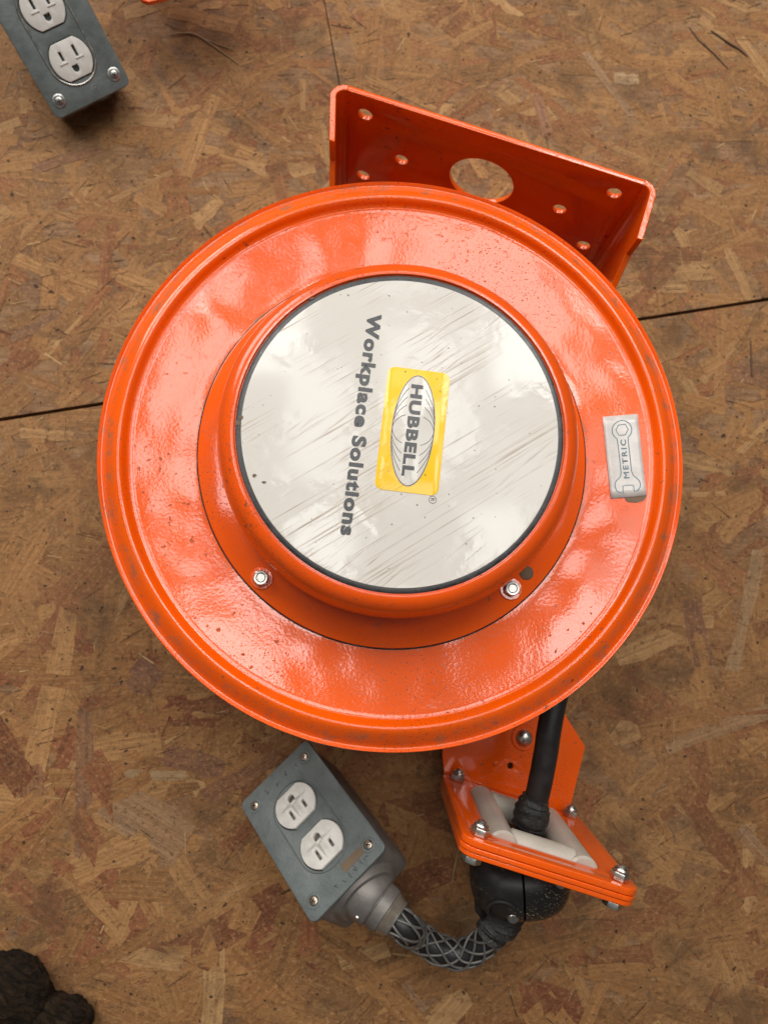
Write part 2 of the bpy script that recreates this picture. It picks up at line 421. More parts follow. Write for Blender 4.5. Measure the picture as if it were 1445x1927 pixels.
lip = [(.1840, .1642), (.1848, .1652), (.1855, .1656), (.18585, .1650), (.1857, .1638), (.1848, .1630), (.1833, .1624), (.1800, .1636), (.1762, .1662), (.172, .1665), (.16, .1638), (.12, .1590), (.03, .1590)]
dm = lathe(dish+ridge+lip, 288, True, wob, 60)
sp = link('side_dish', dm, M_disc, reel, MR)
flip = T(RC.x, RC.y, .226) @ Matrix.Rotation(math.pi, 4, 'X')
link('side_dish', dm, M_disc, reel, flip)
link('winding_drum', lathe([(.088, .058), (.088, .166)], 96), M_or, reel, MR)
hel = []
for i in range(9*40+1):
    a = 2*math.pi*i/40; hel.append((RC.x+.133*math.cos(a), RC.y+.133*math.sin(a), .0735+.0755*i/360))
link('wound_cable', tube(hel, .0079, 14), M_rubber, reel)
link('wound_cable', tube([(RC.x+(x-RC.x)*.90, RC.y+(y-RC.y)*.90, z) for x, y, z in hel], .0079, 10), M_rubber, reel)
# retaining ring plate with bolts
rp = link('ring_plate', lathe([(.085, .16180), (.1222, .16180), (.1232, .16210), (.1235, .16260), (.1233, .16320), (.1226, .16350), (.085, .16350)], 192, True, None, 40), M_or, reel, T(-.0010, -.0015, 0) @ MR)
link('gap_shade', lathe([(.1200, .16140), (.1244, .16145), (.1243, .16210), (.1200, .16220)], 192, True), M_dark, reel, T(-.0010, -.0015, 0) @ MR)  # black ring added to draw the shadow gap under the ring plate's edge
hexn = plate(circ(0, 0, .0052, 6), (), .0034, .0004)
nutm = join([(hexn, T(0, 0, .0017)), (lathe([(.0030, .0034), (.0042, .0034), (.0044, .0042), (.0040, .0050), (.0030, .0049)], 32, True), T(0, 0, 0)),
             (lathe([(0, .0044), (.0024, .0044), (.0028, .0038), (.0028, .002)], 24), T(0, 0, 0))])
washm = lathe([(.0032, 0), (.0068, 0), (.0070, .0004), (.0066, .0010), (.0032, .0010)], 40, True)
for px, py, a in ((492, 1088, 10), (962, 1108, 25)):
    p = P(px, py, .16540); nb = link('lock_nut', nutm, M_steel, reel, T(p.x, p.y, .16450) @ Matrix.Rotation(rad(a), 4, 'Z'))
    link('washer', washm, M_or if px < 600 else M_steel, nb, T(p.x, p.y, .16360))
p = P(990, 1078, .16340)
link('hole_stand_in', lathe([(0, .16460), (.0030, .16450), (.0042, .16410), (.0046, .16340)], 32), M_rust, reel, T(p.x, p.y, 0))  # brown dome added in place of a dark hole in the ring
# hub cap
hub = link('hub_cap', lathe([(.1035, .1634), (.1045, .1640), (.1049, .1680), (.1056, .190), (.1057, .1975), (.1053, .2035), (.1042, .2085), (.1025, .2125), (.1002, .2153),
            (.0976, .2170), (.0951, .2176), (.0939, .2176), (.0935, .2171), (.0934, .2160), (0, .2160)], 192), M_hub, reel, T(-.0006, -.0020, 0) @ MR)
CAPL = T(RC.x, RC.y, .2088)
# text axes: reading direction runs down the photo
c0 = P(752, 812, .21); c1 = P(752-.113*300, 812+.9936*300, .21)
ux = (c1-c0); ux.z = 0; ux.normalize(); uy = Vector((-ux.y, ux.x, 0))
if uy.x < 0: uy = -uy
LM = basis(Vector((RC.x-.0006, RC.y-.0020, .2164)), ux, uy, ux.cross(uy)) @ Matrix.Scale(.98, 4)
up = 1 if ux.cross(uy).z > 0 else -1
RL = .0945
lab = link('name_label', lathe([(0, .0003), (.0902, .0003), (.0916, .00025), (.0918, 0)], 160), M_label, reel, LM)
rb = [(.0917, -.0002), (.0917, .00022), (.0940, .00022), (.0948, 0.0), (.0948, -.0002)]
link('label_border', lathe(rb, 192), M_ring, lab, LM)
def onlabel(name, me, mat, x, y, z, rot=0): return link(name, me, mat, lab, LM @ T(x, y, z) @ Matrix.Rotation(rot, 4, 'Z'))
K = RL/303.0                                     # label units per photo pixel
LX, LY = 0.0, .0067
onlabel('logo_panel', plate(rrect(.0738, .0366, .0045), (), .0003, .0001), M_yel, LX, LY, .00036)
EA, EB = .0334, .0125
onlabel('logo_oval', plate(circ(0, 0, EA, 96, EB), (), .0003, .0001), M_oval, LX, LY, .00052)
ol = [(ribbon(circ(0, 0, EA-.0004, 120, EB-.0004), .00045, True), Matrix.Identity(4))]
def arc(x0, y0, x1, y1, bul, n=14):
    a = Vector((x0, y0)); b = Vector((x1, y1)); m = (a+b)/2; d = b-a; m += Vector((-d.y, d.x))*bul
    return [tuple((1-t)**2*a+2*(1-t)*t*m+t*t*b) for t in [i/n for i in range(n+1)]]
for sx in (-1, 1):
    for sy in (-1, 1):
        for k, (xe, xs, bl) in enumerate(((.0085, .0008, .28), (.0145, .0045, .17), (.0195, .0075, .13), (.0250, .0105, .10))):
            ys = EB*math.sqrt(1-(xs/EA)**2)-.0005
            ol.append((ribbon(arc(sx*xs, sy*ys, sx*xe, sy*(.0052 if k < 3 else .0048), bl*sx*sy), .00035), Matrix.Identity(4)))
def flat(ms):
    j = join(ms)
    return j
onlabel('logo_lines', flat(ol), M_ink, LX, LY, .00074)
onlabel('logo_lettering', heavy(text_mesh('HUBBELL', .0546, .0064, .028, 1.12), .00022), M_ink, LX, LY-.0034, .00080)
onlabel('slogan_lettering', heavy(text_mesh('Workplace Solutions', .1328, .0078, .030, 1.14), .00024), M_ink, -.0012, -.0270, .00040)
onlabel('registered_mark', join([(ribbon(circ(0, 0, .0021, 30), .0003, True), Matrix.Identity(4)), (text_mesh('R', .0018, .0022, .01), T(0, -.0011, 0))]), M_ink, .0392, .0222, .00040)
# nicks in the border
for px, py, s in ((447, 796, .0022), (586, 562, .0016), (884, 545, .002), (455, 785, .0014), (478, 895, .0014), (497, 908, .0011)):
    p = P(px, py, .2168)
    pl = [(s*(1+.5*random.uniform(-1, 1))*math.cos(a), s*.7*(1+.5*random.uniform(-1, 1))*math.sin(a)) for a in [i*2*math.pi/9 for i in range(9)]]
    link('chip', plate(pl, (), .0003, .00005), M_rust, lab, T(p.x, p.y, .21685))

# ---- metric sticker
stick = None
def drape(me, M, eps):
    me.transform(M)
    for v in me.vertices:
        v.co.z = v.co.z+dish_z(math.hypot(v.co.x-RC.x, v.co.y-RC.y))+eps
    return me
def zp(x, y): q = P(1120+x*.1038, 760+y*.1038, .1655); return Vector((q.x, q.y, 0))
cor = [zp(150, 215), zp(765, 180), zp(925, 1660), zp(300, 1705)]
n = 10; V, F = [], []
for i in range(n+1):
    for j in range(n+1):
        a = cor[0].lerp(cor[1], i/n); b = cor[3].lerp(cor[2], i/n); V.append(a.lerp(b, j/n))
for i in range(n):
    for j in range(n): q = i*(n+1)+j; F.append((q, q+1, q+n+2, q+n+1))
stick = link('sticker', drape(fixn(mesh(V, F)), Matrix.Identity(4), .00075), M_stick, reel)
m_ = stick.modifiers.new('thickness', 'SOLIDIFY'); m_.thickness = .0003; m_.offset = -1
def zrib(pts, wd, cyc): return ribbon([tuple(zp(*q)[:2]) for q in pts], wd, cyc)
wr = []
for i in range(25):
    a = rad(128-360*.82*i/24+360*.0); wr.append((490+172*math.cos(a+rad(0)), 465+175*math.sin(a)))
wr = [(490+172*math.cos(rad(a)), 465+172*math.sin(rad(a))) for a in range(130, 411, 12)]
body = wr+[(598, 600), (605, 700), (635, 960), (660, 1210), (690, 1290), (750, 1340), (795, 1390), (818, 1450), (805, 1520), (765, 1570), (712, 1590), (692, 1470), (600, 1465), (510, 1480), (512, 1612),
           (450, 1600), (400, 1560), (375, 1500), (372, 1430), (395, 1380), (440, 1340), (470, 1300), (478, 1230), (455, 1000), (425, 740), (405, 620)]
wo = join([(zrib(body, .00055, True), Matrix.Identity(4)), (zrib([(385, 462), (430, 372), (548, 362), (600, 455), (552, 552), (440, 558)], .00055, True), Matrix.Identity(4))])
link('wrench_print', drape(wo, Matrix.Identity(4), .0009), M_blue, stick)
ta, tb = zp(580, 1340), zp(515, 640); tx = (tb-ta).normalized(); ty = Vector((-tx.y, tx.x, 0)); tc = (ta+tb)/2
tm = heavy(text_mesh('METRIC', (tb-ta).length, .0033, .0, 1.3), .0001)
link('sticker_lettering', drape(tm, basis(tc-ty*.0015, tx, ty, Vector((0, 0, 1))), .00095), M_blue, stick)
rs = [zp(x, y) for x, y in ((550, 1690), (700, 1680), (930, 1660), (890, 1740), (760, 1785), (620, 1775), (560, 1740))]
link('glue_residue', drape(fixn(mesh(rs, [tuple(range(7))], False)), Matrix.Identity(4), .0004), M_rust, reel)

# ---- mounting plate: a folded channel standing on edge
A = P(655, 165, .17); B = P(1212, 343, .17); A.z = B.z = 0
pe = (B-A).normalized(); pn = Vector((pe.y, -pe.x, 0))
if pn.y > 0: pn = -pn
pc = (A+B)/2; HW = (B-A).length/2
def hit(px, py):                                  # photo pixel on the upright inner face -> (s, z)
    d = RW @ Vector(((px-IW/2)/FPX, -(py-IH/2)/FPX, -1)); o = Vector((0, 0, HC)); q = pc+pn*.002
    t = (q-o).dot(pn)/d.dot(pn); h = o+d*t; return (h-pc).dot(pe), h.z
ZB, ZT = .046, .170
hol = []
for px, py, r in ((687, 216, .0052), (1155, 364, .0052), (755, 301, .0050), (1052, 394, .0050), (683, 330, .0052), (1097, 462, .0052)):
    s, z = hit(px, py); hol.append(circ(s, z-(ZB+ZT)/2, r, 24))
s, z = hit(905, 342); hol.append(circ(s, z-(ZB+ZT)/2, .0245, 48))
MP = basis(pc+Vector((0, 0, (ZB+ZT)/2)), pe, Vector((0, 0, 1)), pe.cross(Vector((0, 0, 1))))
link('mounting_plate', plate([(-HW, -(ZT-ZB)/2), (HW, -(ZT-ZB)/2), (HW, (ZT-ZB)/2), (-HW, (ZT-ZB)/2)], hol, .0042, .0006), M_or, reel, MP)
BR, TH = .008, .0042
for sg in (-1, 1):
    V, F = [], []
    path = []
    for k in range(9):
        a = rad(90*k/8); path.append((HW+BR*math.sin(a), BR*(1-math.cos(a)), Vector((math.sin(a), -math.cos(a)))))
    tops = [ZT]*9
    for d_, zt in ((.034, ZT), (.0342, .150), (.055, .128), (.078, .108)):
        path.append((HW+BR-(.30 if sg < 0 else .02)*d_, BR+d_, Vector((1, 0)))); tops.append(zt)
    rows = []
    for (s_, n_, nn), zt in zip(path, tops):
        row = []
        for off in (TH/2, -TH/2):
            q = pc+pe*(sg*(s_+nn.x*off))+pn*(n_+nn.y*off)
            row += [Vector((q.x, q.y, zt)), Vector((q.x, q.y, ZB))]
        rows.append(len(V)); V += row
    for a, b in zip(rows, rows[1:]):
        F += [(a, b, b+1, a+1), (a+2, a+3, b+3, b+2), (a, a+2, b+2, b), (a+1, b+1, b+3, a+3)]
    F += [(rows[0], rows[0]+1, rows[0]+3, rows[0]+2), (rows[-1], rows[-1]+2, rows[-1]+3, rows[-1]+1)]
    me = fixn(mesh(V, F, True, 30)); fl = link('flange', me, M_or, reel)
    bv = fl.modifiers.new('edge', 'BEVEL'); bv.width = .0006; bv.segments = 2; bv.limit_method = 'ANGLE'
# yoke strap under the reel and rear bearing housing
yk = [(-.080, 0), (.080, 0), (.060, .16), (.045, .27), (-.045, .27), (-.060, .16)]
link('yoke', plate(yk, (), .005, .0006), M_or, reel, basis(pc+pn*.0024+Vector((0, 0, .0435)), -pe, pn, Vector((0, 0, 1))) if pe.cross(pn).z < 0 else basis(pc+pn*.0024+Vector((0, 0, .0435)), pe, pn, Vector((0, 0, 1))))
link('rear_housing', lathe([(0, .0008), (.085, .0008), (.098, .004), (.105, .012), (.1055, .0405), (0, .0405)], 96), M_or, reel, MR)

# ---- roller guide
bTL, bTR, bBL, bBR = P(908, 1560, .15), P(1173, 1640, .15), P(860, 1455, .04), P(1070, 1525, .04)
gx = ((bTR-bTL)+(bBR-bBL)).normalized(); gz = ((bTL+bTR)-(bBL+bBR)); gz = (gz-gz.dot(gx)*gx).normalized(); gy = gz.cross(gx)
gc = (bTL+bTR+bBL+bBR)/4 - gy*.007
SX = ((bTR-bTL).length+(bBR-bBL).length)/4; SZ = ((bTL-bBL).length+(bTR-bBR).length)/4
MG = basis(gc, gx, gz, -gy)                       # local x: width, y: height, z: outward
out = rrect(2*SX+.0215, 2*SZ+.0215, .010, 6)
def bolth(r=.003): return [circ(a*SX, b*SZ, r, 16) for a in (-1, 1) for b in (-1, 1)]
opn = rrect(2*SX-.016, 2*SZ-.016, .008, 5)
link('guide_plate', plate(out, [opn]+bolth(), .0042, .0006), M_or, reel, MG)
link('guide_plate', plate(out, [opn]+bolth(), .0030, .0006), M_or, reel, MG @ T(0, 0, .0040))
link('guide_plate', plate(rrect(2*SX+.0205, 2*SZ+.0205, .010, 6), [opn]+bolth(), .0030, .0006), M_or, reel, MG @ T(.0004, -.0004, .0073))
rol = lambda L, r: lathe([(0, -L/2), (r-.0015, -L/2), (r, -L/2+.0015), (r, L/2-.0015), (r-.0015, L/2), (0, L/2)], 40)
rv = rol(2*SZ-.017, .0098); rh = rol(2*SX-.046, .0088)
for sx in (-1, 1):
    link('roller', rv, M_nylon, reel, MG @ T(sx*(SX-.0185), 0, .0030) @ Matrix.Rotation(rad(90), 4, 'X'))
for sz in (-1, 1):
    link('roller', rh, M_nylon, reel, MG @ T(0, sz*(SZ-.0185), .0020) @ Matrix.Rotation(rad(90), 4, 'Y'))
gn = join([(plate(circ(0, 0, .0056, 6), (), .0050, .0006), T(0, 0, .0025)), (lathe([(.0030, .0050), (.0045, .0050), (.0047, .0060), (.0042, .0070), (.0030, .0070)], 32, True), T(0, 0, 0)),
           (lathe([(0, .0090), (.0022, .0090), (.0028, .0084), (.0028, -.014)], 20), T(0, 0, 0))])
hd = join([(plate(circ(0, 0, .0060, 6), (), .0042, .0006), T(0, 0, .0021)), (washm, T(0, 0, -.001))])
for a in (-1, 1):
    for b in (-1, 1):
        link('guide_nut', gn, M_steel, reel, MG @ T(a*SX, b*SZ, -.0022) @ Matrix.Rotation(math.pi, 4, 'X') @ Matrix.Rotation(rad(20*a+13*b), 4, 'Z'))
        link('guide_bolt_head', hd, M_steel, reel, MG @ T(a*SX, b*SZ, .0100) @ Matrix.Rotation(rad(17*b), 4, 'Z'))
# flat arm the guide stands on
HA = .026
armpx = [(838, 1482), (1058, 1546), (1075, 1510), (1101, 1405), (1066, 1350), (1040, 1290), (990, 1150), (850, 1150), (842, 1300), (832, 1420)]
ap = [P(x, y, HA) for x, y in armpx]; ac = sum(ap, Vector())/len(ap)
hole_p = P(960, 1441, HA)
link('guide_arm', plate([(q.x-ac.x, q.y-ac.y) for q in ap], [circ(hole_p.x-ac.x, hole_p.y-ac.y, .0024, 16)], .0042, .0006), M_or, reel, T(ac.x, ac.y, HA-.002))
q0, q1 = P(842, 1474, HA), P(1058, 1536, HA)
lipm = plate([(-.050, -.004), (.050, -.004), (.050, .016), (-.050, .016)], (), .004, .0006)
p = P(985, 1388, HA)
link('arm_bolt', lathe([(0, .0062), (.0030, .0058), (.0055, .0044), (.0066, .0022), (.0068, 0)], 36), M_steel, reel, T(p.x, p.y, HA))
link('arm_washer', lathe([(.004, 0), (.0098, 0), (.0100, .0006), (.0094, .0014), (.004, .0014)], 40, True), M_or, reel, T(p.x, p.y, HA))
p = P(933, 1437, HA); link('rivet', lathe([(0, .0012), (.0016, .0009), (.0024, 0)], 20), M_or, reel, T(p.x, p.y, HA))
for x, y in ((870, 1330), (960, 1330)):
    p = P(x, y, HA-.004); link('arm_foot', lathe([(0, -.0218), (.008, -.0218), (.008, 0), (0, 0)], 24), M_or, reel, T(p.x, p.y, HA-.004+.0008))

# ------------------------------------------------------------------ outlet boxes
BL, BW, BD = .113, .071, .050
def make_box(Mb, label, variant, hubdir=None):
    OX = -.0035 if variant else 0.0
    base = Mb @ Vector((-BL/2, 0, -BD))
    e = empty('outlet_box', None, label, 'outlet box', 'grey duplex outlet boxes', M=Matrix.Translation((base.x, base.y, 0)))
    link('body', plate(rrect(BL-.004, BW-.004, .007, 6), (), BD-.003, .0025, 3), M_cast if variant == 0 else M_grey, e, Mb @ T(0, 0, -BD/2-.0016))
    cov_holes = []
    for cx in (OX-.0192, OX+.0192):
        cov_holes.append([(cx+max(-.0147, min(.0147, .0176*math.cos(a))), .0176*math.sin(a)) for a in [2*math.pi*k/64 for k in range(64)]])
    cov = link('cover_plate', plate(rrect(BL, BW, .0055, 6), cov_holes, .0034, .0008), M_grey, e, Mb @ T(0, 0, -.0017))
    for cx in (OX-.0192, OX+.0192):
        outl = [(max(-.0141, min(.0141, .0170*math.cos(a))), .0170*math.sin(a)) for a in [2*math.pi*k/64 for k in range(64)]]
        slots = [[(x+.0044, y) for x, y in rrect(.0082, .0021, .0003, 1, 0, -.0062)], [(x+.0044, y) for x, y in rrect(.0068, .0021, .0003, 1, 0, .0062)]]
        g_ = [(-.0070+.0026*math.cos(a), .0026*math.sin(a)) for a in [rad(90+180*k/10) for k in range(11)]]+[(-.0045, -.0026), (-.0045, .0026)]
        rc = link('receptacle', plate(outl, slots+[g_[::-1]], .0040, .0007), M_white, e, Mb @ T(cx, 0, -.0004))
        link('slot', plate(rrect(.026, .026, .002, 2), (), .001, .0001), M_dark, rc, Mb @ T(cx, 0, -.0040))
        if variant == 0:                           # raised ribs that fan out between the slots
            V = [(.0105, 0, .0016), (-.0020, -.0042, .0016), (-.0020, .0042, .0016), (-.001, 0, .0032), (-.0105, -.0105, .0016), (.0105, -.0028, .0016), (-.004, -.0125, .0016), (-.0035, .0125, .0016), (-.0105, .0105, .0016)]
            me = fixn(mesh([(.0112, .0016, .0016), (.0112, -.0016, .0016), (-.002, -.0038, .0016), (-.002, .0038, .0016), (.001, 0, .0042)], [(0, 1, 4), (1, 2, 4), (2, 3, 4), (3, 0, 4), (3, 2, 1, 0)], False))
            link('rib', me, M_white, rc, Mb @ T(cx, 0, 0))
            for sy in (-1, 1):
                me = fixn(mesh([(-.0015, sy*.002, .0016), (-.0025, sy*.0125, .0016), (-.0046, sy*.0120, .0016), (-.0038, sy*.002, .0016), (-.0028, sy*.0035, .0040)], [(0, 1, 4), (1, 2, 4), (2, 3, 4), (3, 0, 4), (3, 2, 1, 0)], False))
                link('rib', me, M_white, rc, Mb @ T(cx, 0, 0))
        else:
            for sy in (-1, 1):
                me = plate(rrect(.0012, .0072, .0003, 1), (), .0010, .0002)
                link('rib', me, M_white, rc, Mb @ T(cx-.0008, sy*.0072, .0018))
    # worn bright bead around the two openings
    ob = []
    for k in range(49): a = rad(-90+180*k/48); ob.append((OX+.0192+.0186*math.cos(a), .0194*math.sin(a), .0002))
    for k in range(49): a = rad(90+180*k/48); ob.append((OX-.0192+.0186*math.cos(a), .0194*math.sin(a), .0002))
    ob.append(ob[0])
    link('opening_bead', tube(ob, .0005 if variant == 0 else .0009, 8, False), M_grey if variant == 0 else M_steel, cov, Mb)
    scm = join([(lathe([(0, .0009), (.0020, .0010), (.0031, .0005), (.0034, -.0004)], 28), Matrix.Identity(4))])
    for sx in (-1, 1):
        for sy in (-1, 1):
            s_ = link('screw', scm, M_brassy if variant == 0 else M_steel, cov, Mb @ T(sx*(BL/2-.0115), sy*(BW/2-.0095), .0002))
            link('screw_seat', lathe([(.0036, 0), (.0052, 0), (.0054, .0003), (.0050, .0005), (.0036, .0005)], 32, True), M_grey if variant == 0 else M_steel, cov, Mb @ T(sx*(BL/2-.0115), sy*(BW/2-.0095), 0))
            link('screw_cross', join([(plate(rrect(.0036, .0007, .0002, 1), (), .0004, .0001), T(0, 0, 0)), (plate(rrect(.0007, .0036, .0002, 1), (), .00042, .0001), T(0, 0, 0))]), M_dark, cov, Mb @ T(sx*(BL/2-.0115), sy*(BW/2-.0095), .0012) @ Matrix.Rotation(rad(25*sx+12*sy), 4, 'Z'))
    if variant == 0:                               # cast marks too worn to read
        rr = random.Random(3)
        for (xc, n_, y0, y1) in ((-BL/2+.0105, 4, -.012, .016), (BL/2-.0060, 6, -.008, .020)):
            for k in range(n_):
                y = y0+(y1-y0)*k/(n_-1); a = rr.uniform(0, 6)
                pts = [(xc+rr.uniform(-.0026, .0026), y+rr.uniform(-.0014, .0014), .0002) for _ in range(4)]
                link('cast_mark', tube(spline(pts, 4), .0005, 6), M_grey, cov, Mb)
        link('worn_patch', plate([(-.0035, -.010), (.0035, -.0095), (.0032, .009), (-.003, .0088)], (), .0003, .0001), M_rust, cov, Mb @ T(BL/2-.0125, .012, .0001))
    else:
        link('maker_mark', join([(ribbon(circ(0, 0, .0030, 28), .0004, True), T(0, 0, 0)), (text_mesh('K', .0022, .0026, .01), T(0, -.0013, 0))]), M_steel, cov, Mb @ T(-BL/2+.0085, -.006, .0002) @ Matrix.Rotation(rad(90), 4, 'Z'))
    # threaded hub at the cable end
    Mh = Mb @ T(BL/2-.002, 0, -BD/2-.001) @ Matrix.Rotation(rad(90), 4, 'Y')
    link('hub_boss', lathe([(.0262, 0), (.0240, .002), (.0222, .0045), (.0150, .0050)], 64), M_cast, e, Mh)
    if hubdir is not None:
        o_ = Mb @ Vector((BL/2-.001, 0, -BD/2-.001)); zz = hubdir.normalized(); xx = (Mb.to_3x3() @ Vector((0, 0, -1))); xx = (xx-xx.dot(zz)*zz).normalized(); Mh = basis(o_, xx, zz.cross(xx), zz) @ Matrix.Scale(.88, 4)
    link('threaded_hub', lathe([(.0200, -.006), (.0205, .003), (.0200, .0105), (.0192, .0115), (.0150, .0115)], 64), M_cast, e, Mh)
    link('set_screw', lathe([(0, .0016), (.0016, .0012), (.0021, 0)], 18), M_steel, e, Mh @ T(-.0130, -.0152, .006) @ Matrix.Rotation(rad(-130), 4, 'Z') @ Matrix.Rotation(rad(90), 4, 'Y'))
    return e, Mh
def box_frame(pts):
    f1, f2, h1, h2 = pts
    u = ((h1+h2)-(f1+f2)).normalized(); v_ = ((f2-f1)+(h2-h1)); v_ = (v_-v_.dot(u)*u).normalized(); n_ = u.cross(v_)
    if n_.z < 0: v_ = -v_; n_ = -n_
    return u, v_, n_
f1, f2 = P(463, 1522, .0435), P(577, 1405, .0435); h1, h2 = P(592, 1733, .106), P(718, 1598, .106)
u, v_, n_ = box_frame((f1, f2, h1, h2))
MB0 = basis((f1+f2+h1+h2)/4, u, v_, n_)
lo = min((MB0 @ Vector((-BL/2+.002, s, -BD)))[2] for s in (-BW/2, BW/2)); MB0 = T(0, 0, .0012-lo) @ MB0
MB0 = MB0 @ T(-.002, 0, 0) @ Matrix.Scale(.95, 4)
lo = min((MB0 @ Vector((-BL/2+.002, s, -BD)))[2] for s in (-BW/2, BW/2)); MB0 = T(0, 0, .0012-lo) @ MB0
_e = MB0 @ Vector((BL/2, 0, -BD/2))
_hd = P(742, 1721, _e.z+.006)-P(690, 1676, _e.z); print('hub end', _e, P(690, 1676, _e.z), _hd)
box0, MH0 = make_box(MB0, 'grey outlet box tilted on the floor below the reel, wired by meshed cable', 0, _hd)
TAU = rad(41)
e1, e2 = P(106, 220, .0415), P(245, 152, .0415); vv = (e2-e1); vv.z = 0; vv.normalize()
hd_ = Vector((-vv.y, vv.x, 0)); u = hd_*math.cos(TAU)+Vector((0, 0, math.sin(TAU))); n_ = u.cross(vv)
if n_.z < 0: vv = -vv; n_ = -n_
cc = (e1+e2)/2 + u*BL/2
MB1 = basis(cc, u, vv, n_)
lo = min((MB1 @ Vector((-BL/2+.002, s, -BD)))[2] for s in (-BW/2, BW/2)); MB1 = T(0, 0, .0012-lo) @ MB1
box1, MH1 = make_box(MB1, 'grey outlet box with bright worn trim and round maker mark, beside the orange bracket', 1)

# ------------------------------------------------------------------ cables
cord = empty('power_cord', gc*Vector((1, 1, 0)) if False else (gc.x, gc.y, 0), 'black power cord with ball stop and wire mesh grip, running from reel to outlet box', 'power cord')
ball_c = P(976, 1648, .088)
start = RC+Vector((.139, -.030, .112))
a1 = P(1038, 1345, .112); a2 = P(1026, 1420, .108); a3 = P(1012, 1490, .102)
inner = gc+gy*.004
path1 = spline([start, start.lerp(a1, .5)+Vector((.003, 0, 0)), a1, a2, a3, inner, gc-gy*.02, ball_c], 10)
link('cable', tube(path1, .0081, 24), M_rubber, cord)
tp = spline([P(1008, 1500, .101), P(1003, 1515, .100), P(999, 1535, .0985), inner+gy*.004, inner-gy*.004], 6)
tr = [.0084+.0032*min(1, i/8)+.0006*math.sin(i*1.7) for i in range(len(tp))]
link('tape_wrap', tube(tp, tr, 28), M_tape, cord)
# ball stop: two clamped halves
bx = gx; by = (path1[-1]-path1[-8]).normalized(); bz = by.cross(bx).normalized(); bz = bz if bz.z > 0 else -bz; bx = by.cross(bz)
MBall = basis(ball_c, bx, by, bz)
def half(sg):
    prof = []
    V, F = [], []; nu, nv = 40, 20
    for i in range(nv+1):
        t = math.pi*i/nv
        for j in range(nu):
            a = 2*math.pi*j/nu
            x, y, z = math.sin(t)*math.cos(a), math.cos(t), math.sin(t)*math.sin(a)
            e_ = 2.5; q = (abs(x)**e_+abs(y)**e_+abs(z)**e_)**(-1/e_); x, y, z = x*q*.0300, y*q*.0225, z*q*.0335
            if sg*z < .0007: z = sg*.0007
            V.append((x, y, z))
    for i in range(nv):
        for j in range(nu): j2 = (j+1) % nu; F.append((i*nu+j, i*nu+j2, (i+1)*nu+j2, (i+1)*nu+j))
    me = mesh(V, F); bm = bmesh.new(); bm.from_mesh(me); bmesh.ops.remove_doubles(bm, verts=bm.verts, dist=1e-5); bmesh.ops.recalc_face_normals(bm, faces=bm.faces); bm.to_mesh(me); bm.free()
    me.shade_smooth(); me.set_sharp_from_angle(angle=rad(40)); return me
for sg in (-1, 1):
    hb = link('ball_stop', half(sg), M_ball, cord, MBall @ Matrix.Rotation(rad(90), 4, 'Y'))
link('clamp_recess', lathe([(.0085, 0), (.0105, 0), (.0108, .0012), (.0098, .0020), (.0085, .0016)], 40, True), M_rubber, cord, MBall @ T(.014, .006, .0262) @ Matrix.Rotation(rad(-14), 4, 'X') @ Matrix.Rotation(rad(10), 4, 'Y'))
link('clamp_screw', lathe([(0, .0030), (.0028, .0026), (.0040, .0010), (.0042, -.001)], 24), M_steel, cord, MBall @ T(.0075, .010, .0268))
link('clamp_screw', lathe([(0, .0030), (.0028, .0026), (.0040, .0010), (.0042, -.001)], 24), M_steel, cord, MBall @ T(-.024, -.010, .0215) @ Matrix.Rotation(rad(-35), 4, 'Y'))
hub_c = MH0 @ Vector((0, 0, .022)); hub_d = (MH0 @ Vector((0, 0, 1)) - MH0 @ Vector((0, 0, 0))).normalized()
c2 = [ball_c, P(952, 1712, .080), P(933, 1742, .072), P(908, 1776, .062), P(868, 1795, .055), P(822, 1785, .055), P(780, 1756, .060), hub_c+hub_d*.016, hub_c, MH0 @ Vector((0, 0, .004))]
path2 = spline(c2, 14)
link('cable', tube(path2, .0082, 22), M_rubber, cord)
tpi = [p for p in path2[8:34]]
tr = [(.0125 if 3 < i < 20 else .0105)+.0013*math.sin(i*1.3)+.0008*math.sin(i*2.9) for i in range(len(tpi))]
tw = tube(tpi, tr, 26)
for v in tw.vertices: v.co += Vector((1, 1, 1))*.0012*noise.noise(v.co*170)
link('tape_wrap', tw, M_tape, cord)
fl_ = P(902, 1690, .082)
fm = mesh([fl_+Vector(q) for q in ((-.004, .010, 0), (.003, .011, .002), (.009, .004, .002), (.008, -.008, -.002), (.001, -.014, .001), (-.004, -.006, .004), (-.001, .001, .006))], [(0, 1, 6), (1, 2, 6), (2, 3, 6), (3, 4, 6), (4, 5, 6), (5, 0, 6)], True, 20)
tf = link('tape_tail', fm, M_tape, cord); ms = tf.modifiers.new('thickness', 'SOLIDIFY'); ms.thickness = .0008
# woven wire grip
grip = path2[30:-16]; Tg, Ng = frames(grip); Lg = [0]
for a, b in zip(grip, grip[1:]): Lg.append(Lg[-1]+(b-a).length)
NW = 6
for dr in (-1, 1):
    for k in range(NW):
        pts = []
        for i, p in enumerate(grip):
            a = 2*math.pi*k/NW+dr*Lg[i]/.088*2*math.pi; B_ = Tg[i].cross(Ng[i])
            pts.append(p+(Ng[i]*math.cos(a)+B_*math.sin(a))*(.0094+.0006*dr*math.sin(a*3)))
        link('grip_wire', tube(pts, .0009, 8), M_wire, cord)
